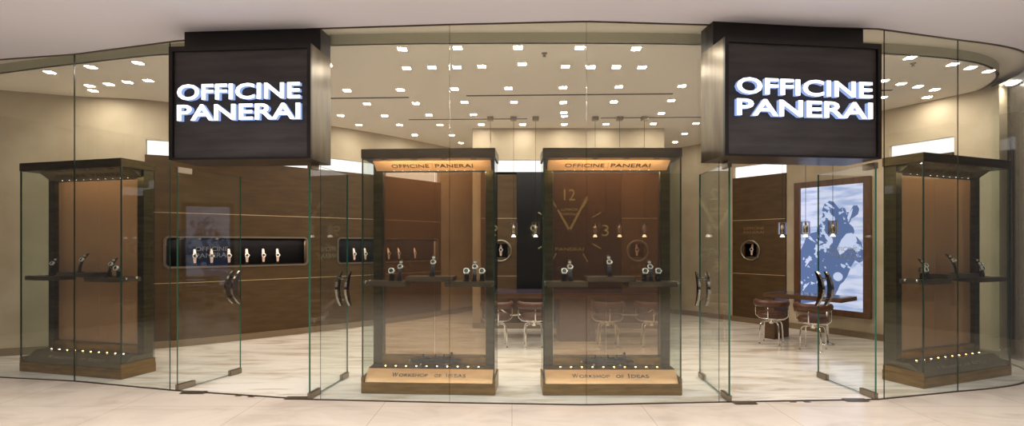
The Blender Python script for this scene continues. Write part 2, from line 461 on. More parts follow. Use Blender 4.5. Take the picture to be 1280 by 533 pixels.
door(3, (2.06,4.92), (2.11,5.84), -1, (917,945,504.5))
door(4, (3.505,5.0), (3.44,5.84), 1, (1055,1084,501))

def keeper(px, y, lab):
    a = W(px,y,0); q = MB(); q.bev(-.03,.03,-.014,.014,.0005,.004,.001); o = q.build('floor_keeper', M['steel'])
    o.location = (a.x,a.y,0); tag(o, lab, 'door keeper')
keeper(298,495.3,'small metal door keeper in left doorway floor, left one of the pair')
keeper(314,496.5,'small metal door keeper in left doorway floor, right one of the pair')
keeper(991,503,'small metal door keeper in right doorway floor, left one of the pair')
keeper(1009,503,'small metal door keeper in right doorway floor, right one of the pair')

# ------------------------------------------------------------------ signs
def sign(Lp, Rp, lab):
    w = math.hypot(Rp[0]-Lp[0],Rp[1]-Lp[1]); rz = math.atan2(Rp[1]-Lp[1],Rp[0]-Lp[0])
    e = thing('illuminated_sign', lab, 'sign', (Lp[0],Lp[1],2.285), rz)
    H = 1.06
    q = MB(); q.box(0,w,.02,.43,0,H, 0, side=[1,1,1,1,1,1]); q.build('sign_box', [M['signface'],M['signside']], e)
    q = MB(); f = .045
    q.box(0,w,-.012,.02,H-f,H); q.box(0,w,-.012,.02,0,f*.4); q.box(0,f*.8,-.012,.02,f*.4,H-f); q.box(w-f*.8,w,-.012,.02,f*.4,H-f)
    q.build('sign_frame', M['signframe'], e)
    q = MB(); q.box(f*.8,w-f*.8,.012,.0205,f*.4,H-f); q.build('sign_face', M['signface'], e)
    q = MB(); q.box(0,w-.004,.20,.43,H,MC-2.285-.002); q.build('mounting_neck', M['signframe'], e)
    tw = w*.865
    for txt, z in (('OFFICINE',.625),('PANERAI',.435)):
        t = text_mb(txt, .148, tw, .04, .021, xf=Matrix.Translation((w/2,.012,z)))
        # front cap bright, returns dimmer
        o = t.build('lettering', [M['whiteside'],M['white']], e)
        ys = min(v.co.y for v in o.data.vertices)
        for p in o.data.polygons:
            if all(abs(o.data.vertices[i].co.y-ys) < 1e-4 for i in p.vertices): p.material_index = 1
    return e
sign((-3.21,4.875), (-1.845,4.78), 'dark bronze box sign with white glowing letters over the left doorway')
sign((1.89,4.63), (3.41,4.81), 'dark bronze box sign with white glowing letters over the right doorway')

# ------------------------------------------------------------------ display cases
def area(name, loc, sx, sy, power, col=(1,.8,.55), rot=(0,0,0), parent=None):
    l = bpy.data.lights.new(name, 'AREA'); l.shape = 'RECTANGLE'; l.size = sx; l.size_y = sy; l.energy = power; l.color = col
    o = bpy.data.objects.new(name, l); COL.objects.link(o); o.location = loc; o.rotation_euler = rot
    if parent: o.parent = parent
    return o
SH = .05
def showcase(c, rz, Wd, D, lab, panel, lamp_w):
    cop = M['copper'] if panel is M['mesh'] else M['copper_dim']  # side cases: same copper, with the weaker light put into the colour
    e = thing('display_case', lab, 'display case', (c[0],c[1],0), rz)
    h = Wd/2; zt = .222; yp = D-.13
    q = MB(); q.bev(-h,h,0,D,0,.11,.004); q.box(-h,-h+.022,.004,D-.01,.11,.165); q.box(h-.022,h,.004,D-.01,.11,.165)
    q.build('plinth', M['bronze'], e)
    prof = [(.022,.11)]
    for k in range(1,9):
        t = k/8; prof.append((.03+.12*t**1.15, .115+(zt-.115)*t**.85))
    prof += [(D-.01,zt),(D-.01,.11)]
    q = MB(); q.prism(prof, -h+.03, h-.03, 'x'); q.build('base_cabinet', cop, e)
    q = MB(); q.box(-h+.03,h-.03,.148,yp,zt,zt+.006); q.build('lamp_tray', M['darkbronze'], e)
    n = 10
    for k in range(n):
        x = -h*.72+k*(h*1.44)/(n-1)
        q = MB(); q.lathe([(.016,0),(.016,.005),(.010,.007)], 14, (x,.20,zt+.006), mi=0); q.lathe([(.008,.0),(.007,.0015)], 12, (x,.20,zt+.013), mi=1)
        q.build('spotlight', [M['chrome'],M['lamp']], e)
    a = math.atan2(zt-.115,.12)
    xf = Matrix.Translation((0,.082,.167)) @ Matrix.Rotation(-(PI/2-a),4,'X')
    t = text_mb('W', .05, .06, .006, .01, xf=xf @ Matrix.Translation((-h*.52,-.004,.003)))
    text_mb('ORKSHOP', .038, h*.44, .006, .01, mb=t, xf=xf @ Matrix.Translation((-h*.24,-.004,-.002)))
    t.build('lettering', M['chrome'], e)
    text_mb('OF', .038, h*.11, .006, .01, xf=xf @ Matrix.Translation((h*.13,-.004,-.002))).build('lettering', M['chrome'], e)
    t = text_mb('I', .05, .012, .006, .01, xf=xf @ Matrix.Translation((h*.26,-.004,.003)))
    text_mb('DEAS', .038, h*.26, .006, .01, mb=t, xf=xf @ Matrix.Translation((h*.42,-.004,-.002)))
    t.build('lettering', M['chrome'], e)
    cw = .095; zo0, zo1 = .315, 2.268
    q = MB()
    q.box(-h+.03,-h+.03+cw,yp,D-.01,zt,2.353); q.box(h-.03-cw,h-.03,yp,D-.01,zt,2.353)
    q.box(-h+.03+cw,h-.03-cw,yp,D-.01,zo1,2.353)
    q.build('back_frame', M['darkbronze'], e)
    q = MB(); q.box(-h+.03+cw,h-.03-cw,yp+.002,D-.01,zt,zo0); q.build('frame_sill', M['bronze'], e)
    q = MB(); x0, x1 = -h+.03+cw, h-.03-cw; y = yp+.05; r = .006
    q.box(x0,x1,y-.004,y,zo0,zo0+r); q.box(x0,x1,y-.004,y,zo1-r,zo1); q.box(x0,x0+r,y-.004,y,zo0,zo1); q.box(x1-r,x1,y-.004,y,zo0,zo1)
    q.build('panel_trim', M['chrome'], e)
    for a0, a1 in ((x0,-.002),(.002,x1)):
        q = MB(); q.box(a0,a1,y,y+.004,zo0,zo1); q.build('back_panel', panel, e)
    # raked header
    q = MB(); q.prism([(.17,2.353),(yp,zo1),(yp,2.353)], x0-.06, x1+.06, 'x'); q.build('header_fascia', cop, e)
    a2 = math.atan2(2.353-zo1, yp-.17)
    xf = Matrix.Translation((0,(.17+yp)/2,(2.353+zo1)/2)) @ Matrix.Rotation(PI/2-a2,4,'X')
    lx = x1-.08
    text_mb('OFFICINE', .056, lx*.84, .003, .0, xf=xf @ Matrix.Translation((-lx*.5,-.0005,0))).build('header_lettering', M['engr'], e)
    text_mb('PANERAI', .056, lx*.84, .003, .0, xf=xf @ Matrix.Translation((lx*.48,-.0005,0))).build('header_lettering', M['engr'], e)
    t = MB(); t.add([tuple(xf @ Vector(v)) for v in ((-.0015,-.002,-.045),(.0015,-.002,-.045),(.0015,-.002,.045),(-.0015,-.002,.045))], [(0,1,2,3)]); t.build('fascia_joint', M['engr'], e)
    for k in range(10):
        x = -lx*.9+k*lx*1.8/9
        q = MB(); q.sphere((x,yp-.004,zo1+.001), .0026); q.build('led_bead', M['bead'], e)
    q = MB(); q.bev(-h,h,0,D,2.353,2.448,.003); q.build('roof', M['darkbronze'], e)
    for k in range(4):
        x = -.46+.305*k
        q = MB(); q.lathe([(.034,2.349),(.034,2.3535)], 18, (x*Wd/1.36,.085,0), mi=0); q.lathe([(.022,2.346),(.022,2.3495)], 14, (x*Wd/1.36,.085,0), mi=1)
        q.build('downlight', [M['slot'],M['dial']], e)
    a_ = area('case_lamp', (0,.045,2.33), Wd*.8, .03, lamp_w, (1,.78,.5), (math.radians(50),0,0), e)
    g = MB(); g.box(-h+.010,h-.010,.010,.018,.112,2.352, 0, side=[1,1,0,0,1,1]); g.build('front_glass', [M['cglass'],M['cedge']], e)
    for sx in (-1,1):
        g = MB(); xa = sx*(h-.010); xb = sx*(h-.018)
        g.box(min(xa,xb),max(xa,xb),.018,D-.012,.166,2.352, 0, side=[1,1,1,1,0,0]); g.build('side_glass', [M['cglass'],M['cedge']], e)
        q = MB(); q.box(min(sx*(h-.006),sx*(h-.018)),max(sx*(h-.006),sx*(h-.018)),.006,.018,.112,2.352); q.build('corner_joint', M['cedge'], e)
    s = Wd/1.36
    for k, (xa,xb,zz,ya,yb) in enumerate(((-.645,-.235,1.12,.03,.27),(-.245,.245,1.168,.05,.285),(.165,.645,1.12,.03,.27))):
        zlo = zz-SH
        if k == 1: ylo = .05
        q = MB(); q.bev(xa*s,xb*s,ya if k != 1 else .06,yb,zlo,zz,.003)
        so = q.build('shelf', M['shelf'], e)
        if k != 1:
            xe = xa*s if k == 0 else xb*s
            for yy in (.08,.2):
                q = MB(); q.tube([(xe-(.012 if k==0 else -.012),yy,zz+.004),(xe-(.012 if k==0 else -.012),yy,zz-.02)], .012, 8); q.build('shelf_pin', M['chrome'], so)
    return e
def case_xf(c, rz): return Matrix.Translation((c[0],c[1],0)) @ Matrix.Rotation(rz,4,'Z')

cases = []
def addcase(A, B, D, lab, panel, lw):
    c = ((A[0]+B[0])/2,(A[1]+B[1])/2); rz = math.atan2(B[1]-A[1],B[0]-A[0]); w = math.hypot(B[0]-A[0],B[1]-A[1])
    showcase(c, rz, w, D, lab, panel, lw); cases.append((case_xf(c,rz), rz, w))
addcase((-5.80,6.12), (-4.30,5.72), .42, 'tall bronze glass display case at the far left end of the shopfront', M['meshdark'], 1.2)
addcase((-1.51,5.20), (-.166,5.13), .43, 'tall bronze glass display case in the middle window, just right of the left doorway', M['mesh'], 4)
addcase((.303,5.13), (1.68,5.13), .43, 'tall bronze glass display case in the middle window, just left of the right doorway', M['mesh'], 4)
addcase((4.245,5.36), (5.70,5.93), .42, 'tall bronze glass display case at the far right by the curved glass', M['meshdark'], 1.2)
CN = ['far left case','left middle case','right middle case','far right case']

# ------------------------------------------------------------------ watches and their stands
def arc_path(h, lean, n=9):
    return [(0, lean*(k/n)**2.0, h*k/n) for k in range(n+1)]
def ribbon(mb, path, w, th, mi=0):
    P = [Vector(p) for p in path]; vs = []
    for i, p in enumerate(P):
        t = (P[min(i+1,len(P)-1)]-P[max(i-1,0)]).normalized(); nrm = t.cross(Vector((1,0,0))).normalized()
        ww = w if not isinstance(w,(list,tuple)) else w[i]
        for a,b in ((-1,-1),(1,-1),(1,1),(-1,1)): vs.append(p+Vector((a*ww/2,0,0))+nrm*b*th/2)
    n = len(P); fs = []
    for i in range(n-1):
        for k in range(4):
            j = (k+1)%4; fs.append((4*i+k,4*i+j,4*i+4+j,4*i+4+k))
    fs += [(0,1,2,3),(4*n-1,4*n-2,4*n-3,4*n-4)]
    mb.add(vs, fs, mi)
def case_head(e, c, tilt, r=.026, pale=False):
    """round cushion watch head facing -Y, tilted back"""
    Rm = Matrix.Translation(c) @ Matrix.Rotation(-tilt,4,'X')
    def put(mb, name, m):
        mb.v = [tuple(Rm @ Vector(v)) for v in mb.v]; return mb.build(name, m, e)
    q = MB(); q.bev(-r*.95,r*.95,-.008,.006,-r*.95,r*.95,.012); q.lathe([(r*.94,-.008),(r*.92,-.016),(r*.76,-.016),(r*.74,-.011)], 24, axis='y')
    put(q, 'watch_case', M['case'])
    q = MB(); q.lathe([(r*.74,-.0115),(r*.74,-.0125)], 20, axis='y', mi=0)
    for k in range(12):
        a = k*PI/6; q.box(math.sin(a)*r*.6-.0012,math.sin(a)*r*.6+.0012,-.0135,-.0125,math.cos(a)*r*.6-.0012,math.cos(a)*r*.6+.0012,1)
    q.box(-.001,.001,-.0138,-.0126,0,r*.5,1); q.box(0,r*.4,-.0138,-.0126,-.001,.001,1)
    put(q, 'watch_dial', [M['dial'],M['lume']])
    q = MB(); q.prism([(r*.9,-.012),(r*1.22,-.006),(r*1.22,.006),(r*.9,.012)], -.008, .002, 'y'); put(q, 'crown_guard', M['case'])
def tall_stand(lab, group):
    e = thing('watch_stand', lab, 'watch stand', group=group)
    q = MB(); q.bev(-.028,.028,-.02,.05,0,.008,.002); q.build('stand_foot', M['stand'], e)
    q = MB(); ribbon(q, [(0,.012+y,z) for x,y,z in arc_path(.215,.10)], [.044-.0022*k for k in range(10)], .007); q.build('stand_blade', M['stand'], e)
    return e
def tall_watch(lab, group, strap):
    e = thing('wristwatch', lab, 'wristwatch', group=group)
    P = arc_path(.215,.10)
    q = MB(); ribbon(q, [(0,y+.004,z) for x,y,z in P[4:]], [.026]*3+[.022]*3, .004); q.build('watch_strap', strap, e)
    case_head(e, (0,P[6][1]-.004,P[6][2]), .55)
    q = MB(); y,z = P[8][1],P[8][2]; q.bev(-.015,.015,y-.014,y-.003,z-.012,z+.010,.003); q.build('buckle', M['case'], e)
    return e
def short_stand(lab, group):
    e = thing('watch_stand', lab, 'watch stand', group=group)
    q = MB(); q.bev(-.03,.03,-.025,.03,0,.010,.002); q.build('stand_foot', M['stand'], e)
    q = MB(); q.bev(-.022,.022,-.012,.022,.010,.066,.005); q.build('stand_block', M['black'], e)
    return e
def short_watch(lab, group, strap):
    e = thing('wristwatch', lab, 'wristwatch', group=group)
    q = MB(); pts = [(0,.006+.03*math.cos(a),.097+.030*math.sin(a)) for a in [(-.25+k*1.7/12)*PI for k in range(13)]]
    ribbon(q, pts, .026, .004); q.build('watch_strap', strap, e)
    case_head(e, (0,-.024,.105), .35, .029)
    return e

PT = {}
def place(kind, pos, rz, lab, group, strap='strap'):
    """kind tall / short; first one builds the model, later ones copy it"""
    for fam, fn in (('s', {'tall': tall_stand, 'short': short_stand}[kind]), ('w', {'tall': tall_watch, 'short': short_watch}[kind])):
        key = (fam, kind, strap if fam == 'w' else '')
        noun = ('tall curved watch stand ' if kind == 'tall' else 'short black watch stand ') if fam == 's' else ('wristwatch on tall curved stand ' if kind == 'tall' else 'steel wristwatch on short black stand ')
        if key not in PT:
            o = fn(noun+lab, group % ('watch stands' if fam == 's' else 'wristwatches')) if fam == 's' else fn(noun+lab, group % 'wristwatches', M[strap])
            PT[key] = o; o.location = pos; o.rotation_euler = (0,0,rz)
        else:
            dup(PT[key], pos, rz, noun+lab, group % ('watch stands' if fam == 's' else 'wristwatches'))
lay = {
 0: [('tall',-.44,1.12,'on left shelf'),('tall',-.03,1.168,'on middle shelf'),('tall',.36,1.12,'on right shelf'),('short',.50,1.12,'on right shelf')],
 1: [('short',-.40,1.12,'on left shelf'),('tall',-.325,1.12,'on left shelf'),('tall',.02,1.168,'on middle shelf'),('short',.375,1.12,'on right shelf left end'),('tall',.455,1.12,'on right shelf'),('short',.535,1.12,'on right shelf right end')],
 2: [('short',-.46,1.12,'on left shelf'),('tall',-.395,1.12,'on left shelf'),('tall',.0,1.168,'on middle shelf'),('short',.345,1.12,'on right shelf left end'),('tall',.41,1.12,'on right shelf'),('short',.475,1.12,'on right shelf right end')],
 3: [('short',-.50,1.12,'on left shelf'),('tall',-.40,1.12,'on left shelf'),('tall',.02,1.168,'on middle shelf'),('short',.38,1.12,'on right shelf'),('tall',.46,1.12,'on right shelf')],
}
for ci, items in lay.items():
    X, rz, w = cases[ci]
    for kind, x, z, where in items:
        p = X @ Vector((x*w/1.36, .13, z+.0005))
        place(kind, p, rz, where+' of the '+CN[ci], '%s in the display cases')

# naval torpedo models on the trays of the two middle cases
M['modelblack'] = mat('model_black', (9,8,9), .6, spec=.25)
def torpedo(pos, rz, lab):
    e = thing('torpedo_model', lab, 'model', pos, rz)
    q = MB(); q.lathe([(.004,-.27),(.018,-.255),(.027,-.21),(.030,-.10),(.030,.14),(.022,.22),(.008,.27)], 16, (0,0,.052), 'x'); q.build('hull', M['modelblack'], e)
    for x in (-.09,.04,.13):
        q = MB(); q.bev(x-.04,x+.03,-.018,.018,.078,.098,.004); q.bev(x-.045,x-.035,-.018,.018,.078,.125,.003); q.build('seat', M['modelblack'], e)
    q = MB(); q.tube([(.17,0,.08),(.17,0,.13)], .012, 8); q.sphere((.17,0,.134), .015); q.build('instrument_mast', M['modelblack'], e)
    q = MB()
    for a in (0,PI/2,PI,1.5*PI):
        q.add([(-.272,0,.052),(-.276,.03*math.cos(a-.3),.052+.03*math.sin(a-.3)),(-.268,.03*math.cos(a+.3),.052+.03*math.sin(a+.3)),(-.264,0,.054)], [(0,1,2,3),(3,2,1,0)])
    q.lathe([(.006,-.285),(.009,-.26)], 10, (0,0,.052), 'x'); q.build('propeller', M['chrome'], e)
    for x in (-.15,.12):
        q = MB(); q.box(x-.008,x+.008,-.028,.028,0,.03); q.build('cradle', M['chrome'], e)
for ci, dx in ((1,.03),(2,.0)):
    X, rz, w = cases[ci]; p = X @ Vector((dx,.245,.2285))
    torpedo(p, rz, 'dark miniature torpedo craft with seats on base tray of the '+CN[ci])

# ------------------------------------------------------------------ wall niches and portholes
def rrect(w, h, r, n=6):
    pts = []
    for cx, cy, a0 in ((w/2-r,h/2-r,0),(-w/2+r,h/2-r,PI/2),(-w/2+r,-h/2+r,PI),(w/2-r,-h/2+r,1.5*PI)):
        for k in range(n+1): a = a0+PI/2*k/n; pts.append((cx+r*math.cos(a), cy+r*math.sin(a)))
    return pts
def niche(path, n, lab, nwatch_px, which):
    s0,s1,z0,z1 = n; sm = (s0+s1)/2; zc = (z0+z1)/2; q0 = path.at(sm)
    e = thing('wall_niche', lab, 'display niche', (q0.x,q0.y,z0-.03), 0)
    off = Vector((q0.x,q0.y,z0-.03))
    def loc(mb): mb.v = [tuple(Vector(v)-off) for v in mb.v]; return mb
    w = s1-s0+.06; h = z1-z0+.06; R = .07; t = .028
    out = rrect(w,h,R,8); inn = rrect(w-2*t,h-2*t,R-t*.6,8)
    def subdiv(P):   # keep the long runs following the wall
        o = []
        for i in range(len(P)):
            a, b = P[i], P[(i+1)%len(P)]; m = max(1,int(math.hypot(b[0]-a[0],b[1]-a[1])/.12))
            for k in range(m): o.append((a[0]+(b[0]-a[0])*k/m, a[1]+(b[1]-a[1])*k/m))
        return o
    A = []; B = []
    for i in range(len(out)):
        a, b = out[i], out[(i+1)%len(out)]; c, d = inn[i], inn[(i+1)%len(inn)]
        m = max(1,int(math.hypot(b[0]-a[0],b[1]-a[1])/.12))
        for k in range(m): u = k/m; A.append((a[0]+(b[0]-a[0])*u,a[1]+(b[1]-a[1])*u)); B.append((c[0]+(d[0]-c[0])*u,c[1]+(d[1]-c[1])*u))
    def P3(p, o): q = path.at(sm+p[0])+path.nrm(sm+p[0])*o; return (q.x,q.y,zc+p[1])
    nn = len(A); vs = [P3(p,.145) for p in A]+[P3(p,.145) for p in B]+[P3(p,.10) for p in B]+[P3(p,.128) for p in A]
    fs = []
    for i in range(nn):
        j = (i+1)%nn; fs += [(i,j,nn+j,nn+i),(nn+i,nn+j,2*nn+j,2*nn+i),(3*nn+i,3*nn+j,j,i)]
    q = MB(); q.add(vs, fs); loc(q).build('niche_frame', M['steel'], e)
    q = MB(); path.slab(q, s0-.005, s1+.005, z0-.02, z1+.02, .014, .012); loc(q).build('niche_back', M['niche'], e)
    q = MB(); path.slab(q, s0-.005, s1+.005, z0-.02, z0+.012, .10, .085); path.slab(q, s0-.005, s1+.005, z1-.012, z1+.02, .10, .085)
    path.slab(q, s0-.005, s1+.005, z1-.03, z1-.0, .132, .006); loc(q).build('niche_lining', M['niche'], e)
    q = MB(); path.slab(q, s0+.03, s1-.03, z1-.017, z1-.012, .118, .02); loc(q).build('niche_lamp', M['lamp_n'], e)
    for i, px in enumerate(nwatch_px):
        s = path.px(px,.06); p = path.at(s)+path.nrm(s)*.075; nr = path.nrm(s)
        rz = math.atan2(nr.x,-nr.y)
        ordn = ['first','second','third','fourth','fifth','sixth'][i]
        place('niche', (p.x,p.y,z0+.0125), rz, 'in the %s wall niche, %s from the left' % (which, ordn), '%s in the wall niches')
M['lamp_n'] = emis('niche_lamp', (255,232,215), 45)
def niche_stand(lab, group):
    e = thing('watch_stand', lab, 'watch stand', group=group)
    q = MB(); q.bev(-.03,.03,-.015,.03,0,.008,.002); q.build('stand_foot', M['stand'], e)
    q = MB(); ribbon(q, [(0,-.004+.03*(k/6)**2,.004+.20*k/6) for k in range(7)], .03, .005); q.build('stand_blade', M['stand'], e)
    return e
def niche_watch(lab, group, strap):
    e = thing('wristwatch', lab, 'wristwatch', group=group)
    q = MB(); ribbon(q, [(0,-.012+.03*(k/8)**2,.03+.205*k/8) for k in range(9)], [.030,.034,.038,.042,.044,.042,.038,.034,.028], .005); q.build('watch_strap', M['strapl'], e)
    case_head(e, (0,-.014,.135), .15, .030)
    return e
_old_place = place
def place(kind, pos, rz, lab, group, strap='strap'):
    if kind != 'niche': return _old_place(kind, pos, rz, lab, group, strap)
    for fam in 'sw':
        key = (fam,'niche'); noun = 'slim watch stand ' if fam == 's' else 'pale strapped wristwatch '
        gr = group % ('watch stands' if fam == 's' else 'wristwatches')
        if key not in PT:
            PT[key] = niche_stand(noun+lab, gr) if fam == 's' else niche_watch(noun+lab, gr, 'strapl')
            PT[key].location = pos; PT[key].rotation_euler = (0,0,rz)
        else: dup(PT[key], pos, rz, noun+lab, gr)
niche(left, n1, 'long black display niche with rounded steel frame, nearer the left case', [243,264,286,308.5,328.5,346.5], 'nearer long')
niche(left, n2, 'long black display niche with rounded steel frame, behind the left middle case', [442,456,469,485,498,518], 'farther long')

def porthole(path, cut, lab, where, px):
    s0,s1,z0,z1 = cut; s = (s0+s1)/2; q0 = path.at(s); nr = path.nrm(s); rz = math.atan2(nr.x,-nr.y)
    e = thing('porthole_display', lab, 'display niche', (q0.x+nr.x*.13,q0.y+nr.y*.13,PZ-.2), rz)
    q = MB(); q.lathe([(.165,.012),(.165,-.016),(.172,-.024),(.192,-.024),(.2,-.016),(.2,.006)], 40, (0,0,.2), 'y')
    # ring only: drop the caps
    q.f = q.f[:-2]; q.m = q.m[:-2]; q.sm = q.sm[:-2]; q.build('porthole_ring', M['steel'], e)
    q = MB(); q.lathe([(.17,.0),(.17,.115)], 40, (0,0,.2), 'y'); q.f.pop(-2); q.m.pop(-2); q.sm.pop(-2); q.build('porthole_back', M['niche'], e)
    q = MB(); q.box(-.09,.09,.02,.10,.072,.08); q.build('porthole_shelf', M['steel'], e)
    q = MB(); q.box(-.07,.07,.004,.04,.338,.345); q.build('porthole_lamp', M['lamp_n'], e)
    c = Vector((q0.x,q0.y,0))+nr*.068
    place('niche', (c.x,c.y,PZ-.2+.0805), rz, 'inside the '+where, '%s in the round portholes')
porthole(right, ph1, 'round porthole display with steel rim on the brown wall left of the screen', 'porthole left of the lit screen', 937)
porthole(right, ph2, 'round porthole display with steel rim on the brown wall behind the far right case', 'porthole behind the far right case', 1154)
porthole(back, ph3, 'round porthole display with steel rim left of the wall clock', 'porthole left of the wall clock', 626)
porthole(back, ph4, 'round porthole display with steel rim right of the wall clock', 'porthole right of the wall clock', 797)
# lettering on the brown wall above the porthole beside the screen
s = right.px(942,.13); qn = right.nrm(s); qp = right.at(s)+qn*.1315
xf = Matrix.Translation((qp.x,qp.y,0)) @ Matrix.Rotation(math.atan2(qn.x,-qn.y),4,'Z')
t = text_mb('OFFICINE', .05, .40, .001, .01, xf=xf @ Matrix.Translation((0,0,1.79)))
text_mb('PANERAI', .05, .40, .001, .01, mb=t, xf=xf @ Matrix.Translation((0,0,1.715)))
t.build('lettering', M['decal_br'], wall_right)

# ------------------------------------------------------------------ big wall clock
CXc, CZc, CR = 1.015, 1.735, .60
cy = BY-.13
e = thing('wall_clock', 'huge black wall clock panel with pale yellow numerals on the back wall', 'clock', (CXc,cy-.0005,.11), 0)
def ct(mb): mb.v = [(v[0]-CXc, v[1]-cy, v[2]-.11) for v in mb.v]; return mb
q = MB(); q.box(CXc-.93,CXc+.92,cy-.02,cy,.115,BR-.01); ct(q).build('dial_panel', M['black'], e)
for txt, a in (('12',0),('3',90),('6',180),('9',270)):
    ar = math.radians(a)
    t = text_mb(txt, .2, .2 if txt == '12' else .125, .004, .0, xf=Matrix.Translation((CXc+math.sin(ar)*CR*(1.05 if a%180 else 1),cy-.0205,CZc+math.cos(ar)*CR*1.05)))
    ct(t).build('numeral', M['lume'], e)
def bar(x0,z0,x1,z1,w,name,y=.0205,mk='lume',w2=None):
    d = Vector((x1-x0,z1-z0)).normalized(); n_ = Vector((-d.y,d.x)); w2 = w2 or w
    q = MB(); q.prism([(x0+n_.x*w/2,z0+n_.y*w/2),(x1+n_.x*w2/2,z1+n_.y*w2/2),(x1-n_.x*w2/2,z1-n_.y*w2/2),(x0-n_.x*w/2,z0-n_.y*w/2)], cy-y-.004, cy-y, 'y')
    ct(q).build(name, M[mk], e)
for k in (1,2,4,5,7,8,10,11):
    a = k*PI/6; r0, r1 = .47, .64; bar(CXc+math.sin(a)*r0,CZc+math.cos(a)*r0,CXc+math.sin(a)*r1,CZc+math.cos(a)*r1,.022,'hour_marker')
bar(CXc,CZc,CXc-.21,CZc+.37,.045,'hour_hand',.03,'lume',.03); bar(CXc,CZc,CXc+.31,CZc+.60,.045,'minute_hand',.035,'lume',.03)
q = MB(); q.lathe([(.03,0),(.03,-.02)],16,(CXc,cy-.03,CZc),'y'); ct(q).build('hub', M['stand'], e)
t = text_mb('LUMINOR', .045, .30, .001, 0, xf=Matrix.Translation((CXc,cy-.0205,CZc+.37)))
text_mb('MARINA', .045, .30, .001, 0, mb=t, xf=Matrix.Translation((CXc,cy-.0205,CZc+.29)))
text_mb('PANERAI', .06, .50, .001, 0, mb=t, xf=Matrix.Translation((CXc,cy-.0205,CZc-.33)))
ct(t).build('dial_lettering', M['lume'], e)

# ------------------------------------------------------------------ lit poster screen on the right wall
sl, sr = right.px(994,.14), right.px(1089,.14)
pl = right.at(sl)+right.nrm(sl)*.11; pr = right.at(sr)+right.nrm(sr)*.11
sw = (pr-pl).length; sh_ = 2.24; srz = math.atan2(pr.y-pl.y, pr.x-pl.x)
e = thing('lightbox', 'tall wood-framed lightbox showing a blue diver picture on the right wall', 'lightbox', (pl.x,pl.y,.32), srz)
f = .10
q = MB(); q.box(0,sw,-.07,-.0,sh_-f,sh_); q.box(0,sw,-.07,0,0,f); q.box(0,f,-.07,0,f,sh_-f); q.box(sw-f,sw,-.07,0,f,sh_-f); q.build('screen_frame', M['frame'], e)
ms = emis('poster_sky', (214,224,255), .5); nt = ms.node_tree; N = nt.nodes; Lk = nt.links
tc = N.new('ShaderNodeTexCoord'); mp = N.new('ShaderNodeMapping'); mp.inputs['Scale'].default_value = (1.2,1,7)
nz = N.new('ShaderNodeTexNoise'); nz.inputs['Scale'].default_value = 1.6; nz.inputs['Detail'].default_value = 4
r = N.new('ShaderNodeValToRGB'); r.color_ramp.elements[0].color = (*lin((176,192,232)),1); r.color_ramp.elements[0].position=.38
r.color_ramp.elements[1].color = (*lin((226,230,255)),1); r.color_ramp.elements[1].position=.55
Lk.new(tc.outputs['Object'], mp.inputs[0]); Lk.new(mp.outputs[0], nz.inputs['Vector']); Lk.new(nz.outputs['Fac'], r.inputs[0])
Lk.new(r.outputs[0], N['Emission'].inputs[0])
q = MB(); q.box(f,sw-f,-.030,-.005,f,sh_-f); scr = q.build('screen', ms, e)
md = emis('poster_blue', (104,124,170), .5); nt = md.node_tree; N = nt.nodes; Lk = nt.links
tc = N.new('ShaderNodeTexCoord'); nz = N.new('ShaderNodeTexNoise'); nz.inputs['Scale'].default_value = 11; nz.inputs['Detail'].default_value = 4
n2_ = N.new('ShaderNodeTexNoise'); n2_.inputs['Scale'].default_value = 2.4
ad = N.new('ShaderNodeMath'); ad.operation = 'MULTIPLY_ADD'; ad.inputs[1].default_value = .55
r = N.new('ShaderNodeValToRGB'); r.color_ramp.interpolation = 'EASE'
r.color_ramp.elements[0].color = (*lin((100,120,166)),1); r.color_ramp.elements[0].position=.90
r.color_ramp.elements[1].color = (*lin((208,220,252)),1); r.color_ramp.elements[1].position=.925
Lk.new(tc.outputs['Object'], nz.inputs['Vector']); Lk.new(tc.outputs['Object'], n2_.inputs['Vector'])
Lk.new(n2_.outputs['Fac'], ad.inputs[0]); Lk.new(nz.outputs['Fac'], ad.inputs[2])
Lk.new(ad.outputs[0], r.inputs[0]); Lk.new(r.outputs[0], N['Emission'].inputs[0])
mw = emis('poster_pale', (216,224,255), .5)
# picture coordinates u,v in 0..1 of the visible screen
def uv(u, v): return (f+u*(sw-2*f), sh_-f-v*(sh_-2*f))
def shape(ptsuv, name, m, y):
    q = MB(); q.prism([uv(*p) for p in ptsuv], y-.0015, y, 'y'); q.build(name, m, scr)
body = [(0,.52),(.06,.46),(.09,.41),(.17,.38),(.27,.37),(.28,.33),(.33,.31),(.32,.27),(.37,.24),(.36,.19),(.40,.14),(.47,.12),(.54,.13),(.60,.17),(.63,.19),(.68,.18),(.72,.19),
        (.74,.22),(.79,.22),(.84,.17),(.90,.17),(.93,.20),(.91,.24),(.86,.26),(.82,.27),(.78,.31),(.84,.34),(.86,.37),(.84,.40),(.90,.42),(.96,.46),(.99,.53),(.99,.60),
        (.93,.62),(.87,.60),(.82,.64),(.78,.69),(.75,.73),(.70,.77),(.64,.80),(.61,.84),(.57,.88),(.53,.915),(.40,.93),(.2,.96),(.0,.98)]
shape(body, 'diver_figure', md, -.0305)
def ell(cu, cv, ru, rv, a=0, n=16, jag=0):
    o = []
    for k in range(n):
        t = 2*PI*k/n; rr = 1+jag*math.sin(3*t+cu*9)+jag*.6*math.cos(5*t)
        x = ru*math.cos(t)*rr; y = rv*math.sin(t)*rr
        o.append((cu+x*math.cos(a)-y*math.sin(a), cv+x*math.sin(a)+y*math.cos(a)))
    return o
